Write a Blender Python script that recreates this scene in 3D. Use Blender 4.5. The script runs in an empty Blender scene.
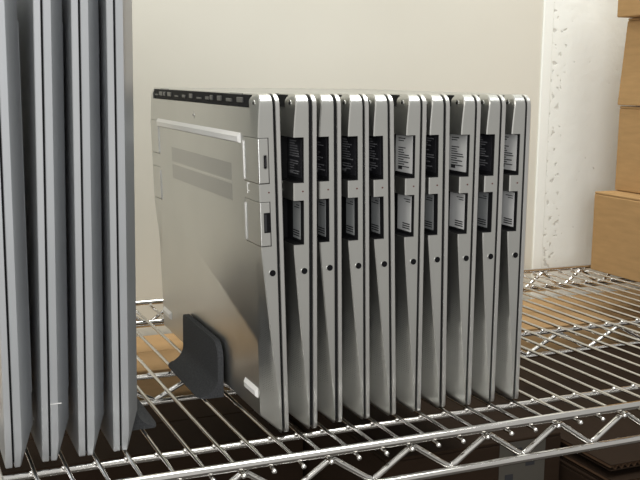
import bpy, bmesh, math, random
from mathutils import Vector, Matrix
random.seed(7)
scn = bpy.context.scene
col = scn.collection
SV = scn.view_settings
SV.view_transform = 'Standard'; SV.look = 'None'; SV.gamma = 1; SV.use_curve_mapping = False
SV.exposure = 0.0

# ------------------------------------------------------------------ materials
def new_mat(name, color, rough=0.5, metal=0.0, spec=0.5):
    m = bpy.data.materials.new(name); m.use_nodes = True
    b = m.node_tree.nodes['Principled BSDF']
    b.inputs['Base Color'].default_value = (*color, 1)
    b.inputs['Roughness'].default_value = rough
    b.inputs['Metallic'].default_value = metal
    b.inputs['Specular IOR Level'].default_value = spec
    return m
def N(m, t): return m.node_tree.nodes.new(t)
def L(m, a, b): m.node_tree.links.new(a, b)
def bsdf(m): return m.node_tree.nodes['Principled BSDF']
def texco(m): return N(m, 'ShaderNodeTexCoord').outputs['Object']
def noise(m, scale, detail=3, vec=None, rough=.5):
    n = N(m, 'ShaderNodeTexNoise'); n.inputs['Scale'].default_value = scale
    n.inputs['Detail'].default_value = detail; n.inputs['Roughness'].default_value = rough
    L(m, vec or texco(m), n.inputs['Vector']); return n.outputs['Fac']
def ramp(m, fac, stops):
    r = N(m, 'ShaderNodeValToRGB'); L(m, fac, r.inputs['Fac'])
    e = r.color_ramp.elements
    while len(e) > len(stops): e.remove(e[-1])
    while len(e) < len(stops): e.new(0.5)
    for k, (p, c) in enumerate(stops):
        e[k].position = p; e[k].color = (*c, 1) if len(c) == 3 else c
    return r.outputs['Color']
def bump(m, h, strength, dist=.001):
    b = N(m, 'ShaderNodeBump'); b.inputs['Strength'].default_value = strength
    b.inputs['Distance'].default_value = dist
    L(m, h, b.inputs['Height']); L(m, b.outputs['Normal'], bsdf(m).inputs['Normal'])

def alu(name, color, rough, metal=.97):
    m = new_mat(name, color, rough, metal)
    f = noise(m, 900, 2)
    bump(m, f, .08, .0002)
    g = noise(m, 12, 3)
    c1 = tuple(c*.96 for c in color); c2 = tuple(min(1, c*1.03) for c in color)
    L(m, ramp(m, g, [(.3, c1), (.7, c2)]), bsdf(m).inputs['Base Color'])
    return m
ALU = alu('bead_blasted_aluminium', (.54, .54, .515), .30)
ALU_LID = alu('lid_aluminium', (.60, .595, .575), .31)
ALU_B = alu('cool_grey_aluminium', (.49, .505, .52), .40, .80)
ALU_BL = alu('cool_grey_lid_aluminium', (.55, .565, .58), .36, .85)
BLACK = new_mat('black_plastic', (.009, .009, .010), .7, spec=.2)
BLACK_IN = new_mat('matte_black_bay_lining', (.008, .008, .009), .7, spec=.2)
BLACK_ST = new_mat('black_sticker', (.014, .014, .017), .5)
SILVER_ST = new_mat('silver_sticker', (.62, .62, .61), .5)
GREY_ST = new_mat('grey_sticker', (.27, .28, .28), .55)
INK = new_mat('dark_ink', (.03, .03, .032), .85, spec=.1)
INK_W = new_mat('pale_ink', (.17, .17, .18), .7)
FIN = new_mat('heatsink_metal', (.13, .13, .125), .4, .6)
RUB = new_mat('light_grey_rubber', (.83, .82, .79), .5)
CARDP = alu('expansion_card_shell', (.54, .54, .515), .30)
PORT = new_mat('port_black', (.006, .006, .007), .8, spec=.1)
PORTM = new_mat('port_tongue', (.03, .03, .033), .7, spec=.2)
RED = new_mat('indicator_red', (.11, .035, .025), .6)
CHROME = new_mat('chrome_plated_steel', (.70, .685, .66), .13, 1.0)
g = noise(CHROME, 60, 3); L(CHROME, ramp(CHROME, g, [(.3, (.09,)*3), (.7, (.18,)*3)]), bsdf(CHROME).inputs['Roughness'])
FELT = new_mat('charcoal_foam', (.055, .056, .060), .85, spec=.25)
f = noise(FELT, 1400, 3); bump(FELT, f, .5, .0004)
L(FELT, ramp(FELT, noise(FELT, 900, 2), [(.35, (.042, .043, .046)), (.7, (.075, .077, .08))]), bsdf(FELT).inputs['Base Color'])

def cardboard(name, c, dark=.85):
    m = new_mat(name, c, .85, spec=.15)
    tc = texco(m)
    mp = N(m, 'ShaderNodeMapping'); mp.inputs['Scale'].default_value = (1, 1, 6); L(m, tc, mp.inputs['Vector'])
    g = noise(m, 30, 5, mp.outputs['Vector'])
    L(m, ramp(m, g, [(.3, tuple(x*dark for x in c)), (.7, c)]), bsdf(m).inputs['Base Color'])
    bump(m, noise(m, 250, 4), .15, .0005)
    return m
CARD = cardboard('kraft_cardboard', (.44, .275, .125))
CARD2 = cardboard('pale_kraft_cardboard', (.46, .295, .145))
CARD_SHADE = cardboard('shade_darkened_cardboard', (.021, .0115, .0058))  # cardboard with the shade below the shelf put into its colour
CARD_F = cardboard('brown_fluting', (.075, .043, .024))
TAPE = new_mat('packing_tape', (.42, .28, .14), .3)

def dots_mat(name, base, hole, scale, lo=.25, hi=.33):
    m = new_mat(name, base, .36, .9)
    tc = texco(m)
    mp = N(m, 'ShaderNodeMapping'); mp.inputs['Scale'].default_value = (scale,)*3; L(m, tc, mp.inputs['Vector'])
    fr = N(m, 'ShaderNodeVectorMath'); fr.operation = 'FRACTION'; L(m, mp.outputs['Vector'], fr.inputs[0])
    sb = N(m, 'ShaderNodeVectorMath'); sb.operation = 'SUBTRACT'; L(m, fr.outputs[0], sb.inputs[0]); sb.inputs[1].default_value = (.5, .5, .5)
    sp = N(m, 'ShaderNodeSeparateXYZ'); L(m, sb.outputs[0], sp.inputs[0])
    cb = N(m, 'ShaderNodeCombineXYZ'); L(m, sp.outputs['Y'], cb.inputs['X']); L(m, sp.outputs['Z'], cb.inputs['Y'])
    ln = N(m, 'ShaderNodeVectorMath'); ln.operation = 'LENGTH'; L(m, cb.outputs[0], ln.inputs[0])
    L(m, ramp(m, ln.outputs['Value'], [(lo, hole), (hi, base)]), bsdf(m).inputs['Base Color'])
    return m
VENT = dots_mat('perforated_intake', (.58, .575, .55), (.25, .25, .25), 1300, .28, .45)
SPKM = new_mat('speaker_holes', (.16, .16, .155), .6)

# walls
WL = new_mat('painted_wall', (.65, .63, .555), .75, spec=.2)
g = noise(WL, 4, 4); L(WL, ramp(WL, g, [(.3, (.625, .605, .53)), (.7, (.66, .64, .565))]), bsdf(WL).inputs['Base Color'])
h1 = noise(WL, 18, 3); bump(WL, h1, .12, .004)
WR = new_mat('rough_plaster_wall', (.78, .765, .71), .8, spec=.2)
def rough_wall(m, c):
    # plaster with sparse pits; chips are dense in a ragged vertical band next to the seam
    tc = texco(m)
    sp = N(m, 'ShaderNodeSeparateXYZ'); L(m, tc, sp.inputs[0])
    wob = N(m, 'ShaderNodeMath'); wob.operation = 'MULTIPLY_ADD'
    L(m, noise(m, 14, 3, tc), wob.inputs[0]); wob.inputs[1].default_value = .022; L(m, sp.outputs['X'], wob.inputs[2])
    band = N(m, 'ShaderNodeMapRange'); L(m, wob.outputs[0], band.inputs['Value'])
    band.inputs['From Min'].default_value = .606; band.inputs['From Max'].default_value = .640
    band.inputs['To Min'].default_value = .13; band.inputs['To Max'].default_value = 0
    n1 = noise(m, 120, 3, tc)
    sb = N(m, 'ShaderNodeMath'); sb.operation = 'SUBTRACT'; L(m, n1, sb.inputs[0]); L(m, band.outputs[0], sb.inputs[1])
    pit = ramp(m, sb.outputs[0], [(.235, (0,)*3), (.29, (1,)*3)])
    mx = N(m, 'ShaderNodeMix'); mx.data_type = 'RGBA'
    L(m, pit, mx.inputs['Factor']); mx.inputs['A'].default_value = (.62, .615, .57, 1); mx.inputs['B'].default_value = (*c, 1)
    L(m, mx.outputs['Result'], bsdf(m).inputs['Base Color'])
    ad = N(m, 'ShaderNodeMath'); ad.operation = 'ADD'
    L(m, pit, ad.inputs[0]); L(m, noise(m, 60, 4, tc), ad.inputs[1])
    bump(m, ad.outputs[0], .4, .0025)
rough_wall(WR, (.85, .865, .82))
WS = new_mat('smooth_plaster_bead', (.85, .865, .82), .7, spec=.2)
bump(WS, noise(WS, 40, 3), .15, .002)
FLOOR = new_mat('concrete_floor', (.10, .09, .08), .8)
L(FLOOR, ramp(FLOOR, noise(FLOOR, 6, 5), [(.3, (.07, .062, .055)), (.7, (.12, .11, .10))]), bsdf(FLOOR).inputs['Base Color'])

# ------------------------------------------------------------------ mesh helpers
def link(name, bm, mat, parent=None, smooth=None):
    me = bpy.data.meshes.new(name)
    bmesh.ops.recalc_face_normals(bm, faces=bm.faces)
    bm.to_mesh(me); bm.free()
    o = bpy.data.objects.new(name, me); col.objects.link(o)
    if mat: me.materials.append(mat)
    if parent: o.parent = parent
    if smooth is not None: smooth_mesh(me, smooth)
    return o
def smooth_mesh(me, deg):
    for p in me.polygons: p.use_smooth = True
    bm = bmesh.new(); bm.from_mesh(me)
    for e in bm.edges:
        if len(e.link_faces) == 2 and e.calc_face_angle(0) > math.radians(deg): e.smooth = False
    bm.to_mesh(me); bm.free()
def add_box(bm, a, b, bev=0, seg=1):
    t = bmesh.new()
    bmesh.ops.create_cube(t, size=1)
    c = [(a[i]+b[i])/2 for i in range(3)]; s = [abs(b[i]-a[i]) for i in range(3)]
    for v in t.verts: v.co = Vector((v.co[i]*s[i]+c[i] for i in range(3)))
    if bev: bmesh.ops.bevel(t, geom=list(t.edges), offset=bev, segments=seg, affect='EDGES', profile=.5)
    me = bpy.data.meshes.new('t'); t.to_mesh(me); t.free(); bm.from_mesh(me); bpy.data.meshes.remove(me)
def add_tube(bm, pts, r, n=10, caps=True):
    pts = [Vector(p) for p in pts]; rings = []
    for i, p in enumerate(pts):
        d = (pts[min(i+1, len(pts)-1)] - pts[max(i-1, 0)]).normalized()
        ref = Vector((0, 0, 1)) if abs(d.z) < .9 else Vector((1, 0, 0))
        if abs(d.x) < .95 and abs(d.y) < .5: ref = Vector((0, 1, 0))
        u = d.cross(ref).normalized(); w = d.cross(u).normalized()
        rings.append([bm.verts.new(p + r*(math.cos(2*math.pi*k/n)*u + math.sin(2*math.pi*k/n)*w)) for k in range(n)])
    for a, b in zip(rings, rings[1:]):
        for k in range(n): bm.faces.new((a[k], a[(k+1) % n], b[(k+1) % n], b[k]))
    if caps: bm.faces.new(rings[0][::-1]); bm.faces.new(rings[-1])
def add_ball(bm, c, r, s=(1, 1, 1)):
    bmesh.ops.create_uvsphere(bm, u_segments=10, v_segments=6, radius=r, matrix=Matrix.Translation(c) @ Matrix.Diagonal((*s, 1)))
def empty(name, loc, rot, label, cat, group=None):
    o = bpy.data.objects.new(name, None); col.objects.link(o)
    o.location = loc; o.rotation_euler = rot; o.empty_display_size = .02
    tag(o, label, cat, group); return o
def tag(o, label, cat, group=None):
    o['label'] = label; o['category'] = cat
    if group: o['group'] = group
def box_part(name, a, b, mat, parent, bev=0, seg=1):
    bm = bmesh.new(); add_box(bm, a, b, bev, seg); return link(name, bm, mat, parent)

# ------------------------------------------------------------------ laptop body
# local frame: x = thickness (0 = underside, T = lid), u = along the long side, v = from front edge to hinge edge
T = .0158
RF = [.36]   # front corners are tighter than the hinge corners
def rrect(u0, u1, v0, v1, R, nc=6, ns=30):
    """closed loop of (u,v); corner order fixed so loops with other insets correspond"""
    P = []
    rf = R*RF[0]
    cs = [(u1-rf, v0+rf, -90, rf), (u1-R, v1-R, 0, R), (u0+R, v1-R, 90, R), (u0+rf, v0+rf, 180, rf)]
    for k, (cu, cv, a0, rr) in enumerate(cs):
        for i in range(nc+1):
            a = math.radians(a0 + 90*i/nc); P.append((cu+rr*math.cos(a), cv+rr*math.sin(a)))
        q = cs[(k+1) % 4]; a = math.radians(q[2])
        e0 = P[-1]; e1 = (q[0]+q[3]*math.cos(a), q[1]+q[3]*math.sin(a))
        for i in range(1, ns): t = i/ns; P.append((e0[0]+(e1[0]-e0[0])*t, e0[1]+(e1[1]-e0[1])*t))
    return P
def loops_to_mesh(loops, mapf):
    bm = bmesh.new(); V = []
    for lp in loops: V.append([bm.verts.new(mapf(*p)) for p in lp])
    n = len(V[0])
    for a, b in zip(V, V[1:]):
        for k in range(n): bm.faces.new((a[k], a[(k+1) % n], b[(k+1) % n], b[k]))
    bm.faces.new(V[0]); bm.faces.new(V[-1][::-1])
    return bm
def case_bm(W, D, H, e, iu, iv, mapf, R=.0085):
    O = rrect(0, W, 0, D, R); C = rrect(.0007, W-.0007, .0007, D-.0007, R-.0007)
    F = rrect(iu, W-iu, iv, D-.004, .004)
    C0 = rrect(.0004, W-.0004, .0004, D-.0004, R-.0004)
    ls = [[(H, *p) for p in C0], [(H-.0004, *p) for p in O],
          [(min(e(*p)+.0007, H-.0006), *p) for p in O],
          [(min(e(*p), H-.0008), *q) for p, q in zip(O, C)]]
    for t in (.33, .66):
        ls.append([(min(e(*p), H-.0008)*(1-t), q[0]+(r[0]-q[0])*t, q[1]+(r[1]-q[1])*t) for p, q, r in zip(O, C, F)])
    ls.append([(0, *p) for p in F])
    return loops_to_mesh(ls, mapf)
def lid_bm(W, D, x0, x1, mapf, R=.0085):
    c = .0005
    A = rrect(0, W, 0, D, R); B = rrect(c, W-c, c, D-c, R-c)
    return loops_to_mesh([[(x0, *p) for p in B], [(x0+c*.6, *p) for p in A], [(x1-c, *p) for p in A], [(x1, *p) for p in B]], mapf)
def cut(o, boxes):
    bm = bmesh.new()
    for a, b in boxes: add_box(bm, a, b)
    c = link('cutter', bm, None, o.parent)
    md = o.modifiers.new('cut', 'BOOLEAN'); md.operation = 'DIFFERENCE'; md.object = c; md.solver = 'EXACT'
    bpy.context.view_layer.update()
    dg = bpy.context.evaluated_depsgraph_get()
    me = bpy.data.meshes.new_from_object(o.evaluated_get(dg))
    o.modifiers.clear(); old = o.data; o.data = me; bpy.data.meshes.remove(old)
    m2 = c.data; bpy.data.objects.remove(c); bpy.data.meshes.remove(m2)

W, D = .2966, .2284
H, GAP = .0110, .0126
mA = lambda x, u, v: Vector((x, u, v))
def eA(u, v):
    if v < .128: return .0104*(1-v/.128)**1.05
    if v > .192: return .0027*((v-.192)/.037)**1.8
    return 0
BAYU = (.1295, .1590); BAYH = (.1706, .2004)          # lower and upper bay, heights
BD = .0305; BX = .0072

def body(root, near=True, far=False, open_gap=0.0):
    o = link('bottom_case', case_bm(W, D, H, eA, .0135, .010, mA), ALU, root)
    b = []
    for z0, z1 in (BAYU, BAYH):
        if near: b.append(((-.01, -.01, z0), (BX, BD, z1)))
        if far: b.append(((-.01, W-BD, z0), (BX, W+.01, z1)))
    b.append(((-.01, .0150, .2192), (.0068, .2815, .2276)))
    cut(o, b); smooth_mesh(o.data, 22)
    if open_gap: o.location.x = -open_gap
    l = link('lid', lid_bm(W, D, GAP, T, mA), ALU_LID, root, 30)
    g = link('lid_gasket', lid_bm(W-.0036, D-.0036, H-.0002-open_gap, GAP+.0002, lambda x, u, v: Vector((x, u+.0018, v+.0018)), .007), BLACK, root)
    return o
def vent_insert(root):
    bm = bmesh.new()
    add_box(bm, (.0012, .0152, .2194), (.0067, .2813, .2274), .0002)
    v = link('exhaust_vent', bm, BLACK_IN, root)
    # grey fins, hinge barrels and clips seen in the black slot
    rnd = random.Random(3); bm = bmesh.new()
    y = .03
    while y < .272:
        w = rnd.choice((.006, .012, .018, .009))
        add_box(bm, (.0002, y, .2222), (.0020, min(y+w, .275), .2222+rnd.choice((.0012, .0022, .0034))), .0003)
        y += w + rnd.choice((.003, .008, .012))
    link('heatsink', bm, FIN, v)
    for y0 in (.035, .235):
        bm = bmesh.new(); add_tube(bm, [(.0032, y0, .2266), (.0032, y0+.028, .2266)], .0016, 12)
        link('hinge', bm, FIN, v)
def disc(name, c, r, axis, mat, parent, h=.0004, inner=None):
    bm = bmesh.new()
    a = Vector(c); d = Vector(axis)*h
    add_tube(bm, [a-d, a+d], r, 20)
    o = link(name, bm, mat, parent, 40)
    return o
def screws(root, center=True):
    s = disc('screw', (eA(0, .2222)*.6, .0088, .2222), .0023, (1, 0, 0), ALU, root, .0003)
    disc('screw_recess', (eA(0, .2222)*.6-.0005, .0088, .2222), .0010, (1, 0, 0), BLACK, s, .00008)
    if center:
        s = disc('screw', (0, .150, .2095), .0026, (1, 0, 0), ALU_LID, root, .0003)
        disc('screw_recess', (-.0003, .150, .2095), .0010, (1, 0, 0), BLACK, s, .00008)
def feet(root):
    bm = bmesh.new()
    prof = [(0, -.0042), (-.0016, -.0030), (-.0019, .0012), (0, .0042)]
    def bar(bm, y0, y1, z):
        ends = []
        for y, k in ((y0, 1), (y1, 1)):
            ends.append([bm.verts.new((x if i in (0, 3) else x*k, y+(0.002 if (y == y0) else -.002)*(i in (1, 2)), z+dz*.85)) for i, (x, dz) in enumerate(prof)])
        a, b = ends
        for i in range(4): bm.faces.new((a[i], a[(i+1) % 4], b[(i+1) % 4], b[i]))
        bm.faces.new(a[::-1]); bm.faces.new(b)
    bar(bm, .035, .268, .1985)
    link('rubber_foot', bm, RUB, root)
    for y0, y1 in ((.0165, .044), (.252, .280)):
        bm = bmesh.new(); bar(bm, y0, y1, .0255); link('rubber_foot', bm, RUB, root)
def jack(root):
    o = disc('headphone_jack', (.0072, -.0001, .1117), .0024, (0, 1, 0), ALU, root, .0003)
    disc('jack_hole', (.0072, -.00045, .1117), .0021, (0, 1, 0), PORT, o, .0001)
    disc('indicator_light', (.0064, -.0000, .1650), .00055, (0, 1, 0), RED, root, .0003)
def bay_latch(root):
    bm = bmesh.new()
    add_box(bm, (-.00025, .0235, .1625), (.0003, .0246, .1700), .0001)
    add_box(bm, (-.00025, .0205, .1690), (.0003, .0246, .1700), .0001)
    add_box(bm, (-.00025, .0205, .1640), (.0003, .0246, .1648), .0001)
    link('bay_latch', bm, RUB, root)
def intake(root):
    for z0, z1 in ((.1680, .1800), (.1535, .1655)):
        box_part('intake_grille', (-.00012, .058, z0), (.0002, .2230, z1), VENT, root, .00005)
    box_part('grille_divider', (-.0003, .057, .1660), (.0002, .2165, .1670), ALU_LID, root, .00005)
def speaker(root):
    # rows of tiny sound holes on the sloped side bevel
    bm = bmesh.new(); v = .030
    while v < .078:
        e = eA(0, v)
        for k in range(7):
            t = .16+k*.10; c = Vector((e*(1-t)-.00005, .0007+t*.0128, v+(.0008 if k % 2 else 0)))
            nx = Vector((-.0128, -e, 0)).normalized(); tu = Vector((-e, .0128, 0)).normalized()
            q = [bm.verts.new(c+nx*.00004+.00026*(math.cos(a)*tu+math.sin(a)*Vector((0, 0, 1)))) for a in [m*math.pi/3 for m in range(6)]]
            bm.faces.new(q)
        v += .0016
    link('speaker_grille', bm, SPKM, root)

def card(root, z0, z1, near, kind):
    s = .00025
    y0, y1 = (0.00005, BD-s) if near else (W-BD+s, W-.00005)
    o = box_part('expansion_card', (.00005, y0, z0+s), (BX-s, y1, z1-s), CARDP, root, .0005, 2)
    ye = BD-.0012 if near else W-BD+.0002
    box_part('card_lip', (-.0009, ye-.0004, z0+.001), (.0004, ye+.0009, z1-.003), ALU_LID, o, .0002)
    if near:
        zc = (z0+z1)/2 - (.0006 if kind == 'c' else -.001)
        bm = bmesh.new()
        if kind == 'c': add_box(bm, (.0032, -.0003, zc-.0048), (.0060, .001, zc+.0048), .0012, 3)
        else: add_box(bm, (.0024, -.0003, zc-.0066), (.0068, .001, zc+.0066), .0003, 1)
        p = link('port', bm, PORT, o)
        if kind == 'c': box_part('port_tongue', (.0043, -.0005, zc-.003), (.0049, .0002, zc+.003), PORTM, p)
        else: box_part('port_tongue', (.0026, -.0005, zc-.0056), (.0042, .0002, zc+.0056), PORTM, p)
def bay(root, z0, z1, style, upper, rnd):
    t = .0003
    bm = bmesh.new()   # black lining: back wall, floor of recess, top and bottom
    add_box(bm, (BX-t, .0004, z0+.0001), (BX-.0001, BD-.0001, z1-.0001))
    add_box(bm, (.0004, BD-t-.0002, z0+.0001), (BX-.0001, BD-.0001, z1-.0001))
    add_box(bm, (.0006, .0012, z0+.00005), (BX-.0001, BD-.0001, z0+t))
    add_box(bm, (.0006, .0012, z1-t), (BX-.0001, BD-.0001, z1-.00005))
    b = link('expansion_bay', bm, BLACK_IN, root)
    h = z1-z0
    if upper:
        bright = style == 'silver'
        s = box_part('sticker', (BX-t-.0003, .0032, z0+.0028), (BX-t, .0285, z1-(.0008 if bright else .0015)), SILVER_ST if bright else BLACK_ST, b)
        if bright: s['label'] = 'silver sticker with fine dark print'
        bm = bmesh.new(); z = z1-.0035
        while z > z0+.0045:
            ln = rnd.uniform(.007, .019); gp = rnd.random()
            if gp > .15:
                add_box(bm, (BX-t-.0004, .024-ln, z), (BX-t-.0002, .024, z+.0007))
            z -= .00165
        add_box(bm, (BX-t-.0004, .018, z0+.0046), (BX-t-.0002, .024, z0+.0072))
        link('printing', bm, INK if bright else INK_W, s)
    else:
        bright = style == 'silver'
        y0 = .0036 if bright else .0055
        s = box_part('sticker', (BX-t-.0003, y0, z0+.0026), (BX-t, .0240 if bright else .0185, z1-.0015), SILVER_ST if bright else GREY_ST, b)
        bm = bmesh.new()
        for k in range(3):
            z = z0+.0042+k*.0016
            add_box(bm, (BX-t-.0004, y0+.0015, z), (BX-t-.0002, y0+.0125, z+.0008))
        for k in range(2):
            z = z1-.0045-k*.0016
            add_box(bm, (BX-t-.0004, y0+.0015, z), (BX-t-.0002, y0+rnd.uniform(.006, .0125), z+.0006))
        link('printing', bm, INK, s)

YAW = -.0165
DY = -.0016
ROW = [  # x bottom of lid, x top of lid, y near edge, sticker style, extra lid gap
 (.0158, .0077, .0000, 'cards', .0),
 (.0368, .0337, .0000, 'black', .0008),
 (.0578, .0533, .0044, 'black', .0006),
 (.0790, .0736, .0039, 'black', .0),
 (.0997, .0921, .0033, 'black', .0),
 (.1207, .1186, .0047, 'silver', .0),
 (.1420, .1377, .0056, 'black', .0003),
 (.1625, .1619, .0034, 'silver', .0),
 (.1831, .1829, .0034, 'black', .0),
 (.2038, .2034, .0020, 'silver', .0)]
LAB = [
 'silver laptop beside the charcoal bookend, its underside with vent grille in full view',
 'second silver laptop from the charcoal bookend, pale print on its black upper sticker',
 'third silver laptop from the charcoal bookend in the row, with two black bays',
 'fourth silver laptop from the charcoal bookend in the row, with two black bays',
 'fifth silver laptop from the bookend, black-bayed, left of the first bright silver sticker',
 'leftmost silver laptop of the three with bright silver stickers in their bays',
 'silver laptop with black bays standing between the first two bright-stickered laptops',
 'middle silver laptop of the three with bright silver stickers in their bays',
 'silver laptop with black bays, last but one at the right end of the row',
 'silver laptop closing the right end of the row, bright stickers in its bays'
]
GRP = 'silver laptops standing in a row on their front edges'
def make_laptop(i, spec):
    xb, xt, y, st, gp = spec
    lean = math.atan2(xt-xb, .229)
    dx = T*math.cos(lean)
    root = empty('laptop', (xb-dx, y+DY, .0001), (0, lean, YAW), LAB[i], 'laptop', GRP)
    rnd = random.Random(40+i)
    body(root, True, st == 'cards', gp)
    vent_insert(root); screws(root, st == 'cards'); jack(root)
    if st == 'cards':
        feet(root); intake(root)
        card(root, *BAYH, True, 'c'); card(root, *BAYU, True, 'a'); card(root, *BAYH, False, 'c'); card(root, *BAYU, False, 'c')
        bay_latch(root)
    else:
        bay(root, *BAYH, st, True, rnd); bay(root, *BAYU, st, False, rnd); bay_latch(root)
    speaker(root)
    for ch in root.children:
        if gp and ch.name.split('.')[0] not in ('lid', 'lid_gasket', 'bottom_case'): ch.location.x -= gp
    return root
def dup_tree(o, parent=None):
    c = o.copy(); col.objects.link(c)
    if parent: c.parent = parent
    for ch in list(o.children): dup_tree(ch, c)
    return c
protos = {}
for i, spec in enumerate(ROW):
    xb, xt, y, st, gp = spec
    key = (st, gp)
    if key not in protos:
        protos[key] = make_laptop(i, spec)
    else:
        r = dup_tree(protos[key]); lean = math.atan2(xt-xb, .229)
        r.location = (xb-T*math.cos(lean), y+DY, .0001); r.rotation_euler = (0, lean, YAW)
        r['label'] = LAB[i]

# ------------------------------------------------------------------ four laptops standing on their short sides (left)
WB, DB = .3120, .2280
mB = lambda x, u, v: Vector((-x, v, u))          # underside faces +X, lid faces -X
def eBs(u, v):
    d = min(u, WB-u)
    f = max(0, 1-v/.14)                         # wedge fades towards the hinge
    a = .0090*(.35+.65*f) if d < .0095 else 0
    b = .0076 if v < .0095 else 0
    return max(a, b)
HB, GB = .0128, .0140; TB = .0182
BPOS = [(-.1503, -.1502, .0050), (-.1281, -.1240, .0070), (-.1055, -.1023, .0075), (-.0834, -.0815, .0080)]
LABB = [
 'leftmost of the four tall grey laptops, cut by the left photo edge',
 'second tall grey laptop from the left edge, fine seam low on its front edge',
 'third tall grey laptop from the left edge, standing on its short side',
 'rightmost of the four tall grey laptops, beside the half hidden charcoal bookend']
GRPB = 'tall grey laptops standing on their short sides'
protoB = None
for i, (xb, xt, y) in enumerate(BPOS):
    lean = math.atan2(xt-xb, .284)
    if protoB is None:
        root = empty('laptop', (0, 0, 0), (0, 0, 0), '', 'laptop', GRPB)
        link('bottom_case', case_bm(WB, DB, HB, eBs, .022, .012, mB, .0035), ALU_B, root, 18)
        link('lid', lid_bm(WB, DB, GB, TB, mB, .0035), ALU_BL, root, 30)
        link('lid_gasket', lid_bm(WB-.004, DB-.004, HB-.0002, GB+.0002, lambda x, u, v: mB(x, u+.002, v+.002), .007), BLACK, root)
        for z0, z1 in ((.042, .270),):
            box_part('rubber_foot', (-.0002, .016, z0), (.0010, .021, z1), ALU_B, root, .0004)
        box_part('rubber_foot', (-.0002, .195, .03), (.0014, .203, .28), BLACK, root, .0005)
        protoB = r = root
    else:
        r = dup_tree(protoB)
    # x at height zero is the underside plane at its near bottom
    r.location = (xb, y, .0002); r.rotation_euler = (0, lean, -.01); r['label'] = LABB[i]
    if i == 1:
        box_part('seam', (-.0128, -.00012, .0370), (-.0060, .0005, .0374), RUB, r)

# ------------------------------------------------------------------ bookends
def bookend(name, loc, rotz, mirror, label, ln, cat='bookend'):
    """J-shaped foam bookend: upright plate that curves out into a foot, extruded along y"""
    s = -1 if mirror else 1
    Hh = .0425; foot = .0195; th = .0045; R = .0125
    ny = 28; prof_n = 14
    def outline(k):       # inner (concave) face profile from foot tip to upright top: list of (x,z)
        P = [(-foot, .0008)]
        for i in range(prof_n+1):
            a = math.radians(90*i/prof_n)
            P.append((-th-R + R*math.sin(a)*1.0, .0022 + R*1.05*(1-math.cos(a))))
        P.append((-th, Hh)); return P
    bm = bmesh.new(); rings = []
    Rc = .014
    ts = [j/40*.2 for j in range(40)] + [.2+.75*j/12 for j in range(12)] + [.95+.05*j/14 for j in range(15)]
    for t in ts:
        y = ln*t
        # rounded upper corners: limit height near the ends
        d = min(y, ln-y); rc = Rc if y < ln/2 else .004; top = Hh if d > rc else Hh-rc+math.sqrt(max(0, rc*rc-(rc-d)**2))
        fd = min(y, ln-y); ft = 1 if fd > .012 else .55+.45*math.sqrt(max(0, 1-(1-fd/.012)**2))
        P = outline(0)
        Q = []
        for (x, z) in P:
            if x < -th-R*.5: x = -th-R*.5 + (x+th+R*.5)*ft
            Q.append((x, min(z, top)))
        Q.append((0, top)); Q.append((0, 0)); Q.append((Q[0][0], 0))
        rings.append([bm.verts.new((s*x, y, z)) for x, z in Q])
    n = len(rings[0])
    for a, b in zip(rings, rings[1:]):
        for k in range(n): bm.faces.new((a[k], a[(k+1) % n], b[(k+1) % n], b[k]))
    bm.faces.new(rings[0]); bm.faces.new(rings[-1][::-1])
    o = link(name, bm, FELT, None, 35)
    o.location = loc; o.rotation_euler = (0, 0, rotz); tag(o, label, cat, 'charcoal bookends on the wire shelf')
    return o
bookend('bookend', (-.0012, .0885, .0002), YAW, False, 'charcoal curved bookend propping the laptop with the visible underside', .100)
bookend('bookend', (-.0826, .043, .0002), -.01, True, 'charcoal curved bookend half hidden behind the tall grey laptops', .100)

# ------------------------------------------------------------------ wire shelf
def make_shelf(label, z, X0=-.34, X1=.92):
    root = empty('wire_shelf', (0, 0, z), (0, 0, 0), label, 'shelf')
    def rail(y, zz, r, nm='rail'):
        bm = bmesh.new(); add_tube(bm, [(X0, y, zz), (X1, y, zz)], r, 14)
        return link(nm, bm, CHROME, root, 60)
    def zig(y, zt, zb, r, x_peak, per):
        bm = bmesh.new(); pts = []
        k = math.ceil((X0-x_peak)/per)
        c = .0045
        while x_peak+k*per + per/2 < X1:
            x = x_peak+k*per
            if x > X0:
                pts += [(x-c, y, zt-.0018), (x-c*.4, y, zt-.0003), (x, y, zt), (x+c*.4, y, zt-.0003), (x+c, y, zt-.0018)]
            xm = x+per/2
            if xm > X0: pts += [(xm-c, y, zb+.0018), (xm-c*.4, y, zb+.0003), (xm, y, zb), (xm+c*.4, y, zb+.0003), (xm+c, y, zb+.0018)]
            k += 1
        add_tube(bm, pts, r, 10)
        return link('truss_wire', bm, CHROME, root, 60)
    rail(-.0500, .0030, .0030); rail(-.0500, -.0238, .0029); zig(-.0472, -.0036, -.0212, .0021, .0266, .0594)
    rail(.0029, -.0050, .0022)
    rail(.1770, -.0050, .0022); rail(.1770, -.0275, .0024); zig(.1772, -.0078, -.0255, .0021, .0048, .0740)
    rail(.3560, -.0050, .0022)
    rail(.4090, .0030, .0028); rail(.4090, -.0212, .0026); zig(.4065, -.0008, -.0190, .0021, .0480, .0594)
    x = -.0546-.01954*14; first = None
    while x < X1-.005:
        if first is None:
            bm = bmesh.new()
            add_tube(bm, [(0, -.0545, -.0016), (0, .4105, -.0016)], .00145, 8)
            add_ball(bm, (0, -.0545, -.0020), .0018, (1, 1, .9))
            for yy in (.0029, .177, .356): add_ball(bm, (-.0010, yy-.0010, -.0026), .0018, (1.2, 1, .7))
            first = link('surface_wire', bm, CHROME, root, 60); w = first
        else:
            w = first.copy(); col.objects.link(w)
        w.location.x = x + random.uniform(-.0003, .0003); x += .01954
    return root
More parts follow.
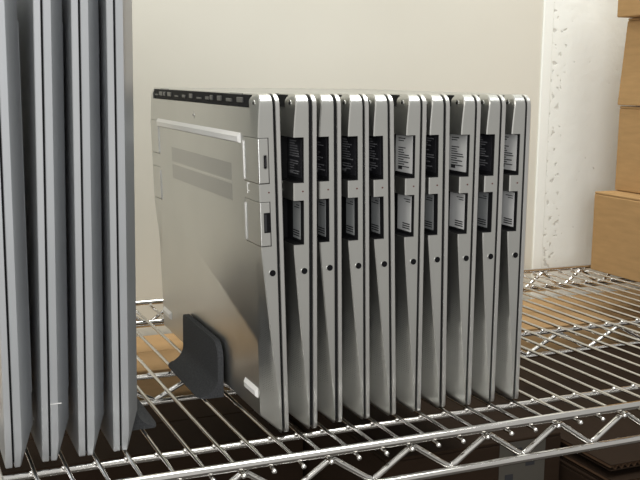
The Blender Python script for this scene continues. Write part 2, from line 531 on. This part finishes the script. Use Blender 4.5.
make_shelf('chromed wire shelf holding the laptops, bookends and stacked boxes', 0)
make_shelf('dark lower wire shelf under the cardboard boxes below', -.3660)

# ------------------------------------------------------------------ cardboard boxes
def carton(label, x0, x1, y0, y1, z0, z1, mat, rotz=0, group=None, shear=0, tape=True):
    cx, cy = (x0+x1)/2, (y0+y1)/2
    root = empty('cardboard_box', (x0, y1, z0), (0, 0, rotz), label, 'box', group)
    w, d, h = x1-x0, y1-y0, z1-z0
    bm = bmesh.new(); add_box(bm, (0, -d, 0), (w, 0, h-.0032), .0015, 2); 
    for v in bm.verts:
        if v.co.x < w/2: v.co.x += shear*v.co.z/h
    link('carton_body', bm, mat, root)
    # four outer flap halves as two top flaps with a slit, slightly proud of the walls
    for a, b in ((-d+.0002, -d/2-.0006), (-d/2+.0006, -.0002)):
        bm = bmesh.new(); add_box(bm, (.0004+shear, a, h-.0031), (w-.0004, b, h-.0003), .0007, 1); link('top_flap', bm, mat, root)
    if tape:
        box_part('packing_tape', (.0002+shear, -d/2-.022, h-.0003), (w-.0002, -d/2+.022, h), TAPE, root)
    return root
G = 'stacked kraft boxes on the right of the shelf'
carton('wide kraft cardboard box on the wire shelf, lowest of the stack at right', .5955, .90, .130, .4045, .0002, .1010, CARD, 0, G)
carton('kraft cardboard box in the right stack, directly on the lowest wide box', .6275, .89, .150, .4050, .1013, .2080, CARD, .0, G)
carton('kraft cardboard box third up in the right stack, side leaning inward at its top', .6245, .87, .140, .4060, .2090, .3165, CARD, .0, G, shear=.0090)
carton('kraft cardboard box topmost in the right stack, cut by the upper photo edge', .6160, .88, .140, .4060, .3168, .4200, CARD, .0, G)
ZL = -.3600
carton('tan cardboard box below the shelf behind the bookend, against the wall', -.30, .262, .357, .492, ZL+.0005, -.055, CARD2, 0, 'tan boxes on the lower shelf', tape=False)
carton('tan cardboard box seen through the wires in front of the stacked boxes, against the wall', .270, .90, .357, .492, ZL+.0005, -.055, CARD2, 0, 'tan boxes on the lower shelf', tape=False)
GD = 'shade-darkened boxes on the lower shelf'
carton('shade-darkened cardboard box below the tall grey laptops and the bookend', -.30, .112, .200, .340, ZL+.0005, -.080, CARD_SHADE, 0, GD, tape=False)
b = carton('shade-darkened cardboard box with a shade-darkened paper label under the front rail', .118, .285, .050, .330, ZL+.0005, -.0535, CARD_SHADE, 0, GD, tape=False)
bm = bmesh.new(); add_box(bm, (.223-.118, -.2803, -.098-ZL), (.2685-.118, -.2800, -.0565-ZL)); PL = link('shipping_label', bm, new_mat('shade_darkened_paper', (.050, .044, .034), .8), b)  # whitish paper, its colour darkened to stand for under-shelf shade
bm = bmesh.new()
for k, (a, c) in enumerate(((.010, .004), (.030, .005), (.018, .004))):
    add_box(bm, (.223-.118+a-.004, -.2805, -.090-ZL+k*.011), (.223-.118+a+c, -.2802, -.084-ZL+k*.011))
link('printing', bm, INK, PL)
carton('shade-darkened cardboard box beneath the flattened sheets at lower right', .292, .88, .006, .330, ZL+.0005, -.0830, CARD_SHADE, 0, GD, tape=False)
# flattened corrugated sheets lying on it
def sheet(label, x0, x1, y0, y1, z, th, mat):
    root = empty('cardboard_sheet', (x0, y0, z), (0, 0, 0), label, 'cardboard', 'flattened cardboard sheets')
    w, d = x1-x0, y1-y0
    box_part('liner', (0, 0, 0), (w, d, .0006), mat, root); box_part('liner', (0, 0, th-.0006), (w, d, th), mat, root)
    bm = bmesh.new(); n = int(w/.0014); rows = []
    for k in range(n+1):
        z_ = th/2 + (th/2-.0006)*math.sin(k*1.35)
        rows.append([bm.verts.new((k*w/n, yy, z_+o)) for yy in (.0002, d-.0002) for o in (-.0002, .0002)])
    for a, b in zip(rows, rows[1:]):
        for i, j in ((0, 1), (1, 3), (3, 2), (2, 0)): bm.faces.new((a[i], a[j], b[j], b[i]))
    link('fluting', bm, CARD_F, root); return root
sheet('upper flattened cardboard sheet with corrugated edge at lower right, under the shelf', .296, .86, .000, .300, -.0715, .0052, CARD_SHADE)
sheet('lower flattened cardboard sheet with corrugated edge at lower right, resting on a shade-darkened box', .2945, .86, -.008, .300, -.0826, .0052, CARD_SHADE)

# ------------------------------------------------------------------ setting
def struct(name, a, b, mat, bev=0):
    o = box_part(name, a, b, mat, None, bev); o['kind'] = 'structure'; return o
XS = .578
struct('wall_back', (-3.0, .500, -1.1), (XS-.002, .62, 1.7), WL, 0)
struct('wall_right_section', (XS+.009, .4988, -1.1), (3.0, .62, 1.7), WR, 0).name = 'wall_right'
struct('trim_1', (XS-.004, .4975, -1.1), (XS+.012, .62, 1.7), WS, .0012)
struct('floor', (-3, -3.2, -1.15), (3, .62, -1.1), FLOOR)

# ------------------------------------------------------------------ light
w = bpy.data.worlds.new('room_light'); scn.world = w; w.use_nodes = True
nt = w.node_tree; bg = nt.nodes['Background']
tc = nt.nodes.new('ShaderNodeTexCoord'); sp = nt.nodes.new('ShaderNodeSeparateXYZ'); nt.links.new(tc.outputs['Generated'], sp.inputs[0])
mr = nt.nodes.new('ShaderNodeMapRange'); mr.inputs['From Min'].default_value = -1; mr.inputs['From Max'].default_value = 1
nt.links.new(sp.outputs['Z'], mr.inputs['Value'])
cr = nt.nodes.new('ShaderNodeValToRGB'); nt.links.new(mr.outputs[0], cr.inputs['Fac'])
e = cr.color_ramp.elements
e[0].position = .22; e[0].color = (.02, .017, .014, 1)
e[1].position = .75; e[1].color = (.78, .77, .74, 1)
k = e.new(.38); k.color = (.78, .76, .725, 1)
mx_ = nt.nodes.new('ShaderNodeMapRange'); nt.links.new(sp.outputs['X'], mx_.inputs['Value'])
mx_.inputs['From Min'].default_value = .05; mx_.inputs['From Max'].default_value = .9
mx_.inputs['To Min'].default_value = 1.15; mx_.inputs['To Max'].default_value = .60
vm = nt.nodes.new('ShaderNodeVectorMath'); vm.operation = 'SCALE'
nt.links.new(cr.outputs['Color'], vm.inputs[0]); nt.links.new(mx_.outputs[0], vm.inputs['Scale'])
nt.links.new(vm.outputs[0], bg.inputs['Color']); bg.inputs['Strength'].default_value = .8
def area(name, loc, target, size, power, color, sy=None):
    d = bpy.data.lights.new(name, 'AREA'); d.energy = power; d.color = color; d.shape = 'RECTANGLE'; d.size = size; d.size_y = sy or size
    o = bpy.data.objects.new(name, d); col.objects.link(o); o.location = loc
    o.rotation_euler = (Vector(target)-Vector(loc)).to_track_quat('-Z', 'Y').to_euler(); return o
area('ceiling_light', (.5, -.1, 1.6), (.3, .3, 0), .5, 22, (.97, .985, .95), 1.2)
area('ceiling_light', (-1.2, -.9, 1.6), (0, .2, .1), .5, 11, (1, .96, .89), 1.2)
area('front_left_fill', (-1.0, -2.1, .5), (0, 0, .1), .9, 20, (.97, .98, 1), 1.0)  # added soft fill from front left, brightens the side bevels and front edges

# ------------------------------------------------------------------ camera
cam = bpy.data.cameras.new('camera'); co = bpy.data.objects.new('camera', cam); col.objects.link(co); scn.camera = co
a, b, c = .4155, .1624, .0110
fwd = Vector((math.sin(a)*math.cos(b), math.cos(a)*math.cos(b), -math.sin(b)))
right = Vector((math.cos(a), -math.sin(a), 0)); up = right.cross(fwd)
r2 = math.cos(c)*right + math.sin(c)*up; u2 = -math.sin(c)*right + math.cos(c)*up
M = Matrix((( r2.x, u2.x, -fwd.x), (r2.y, u2.y, -fwd.y), (r2.z, u2.z, -fwd.z))).to_4x4()
M.translation = Vector((-.2262, -.5984, .2390)); co.matrix_world = M
cam.sensor_width = 36; cam.sensor_fit = 'HORIZONTAL'; cam.lens = 990.79/640*36; cam.clip_start = .01; cam.clip_end = 50
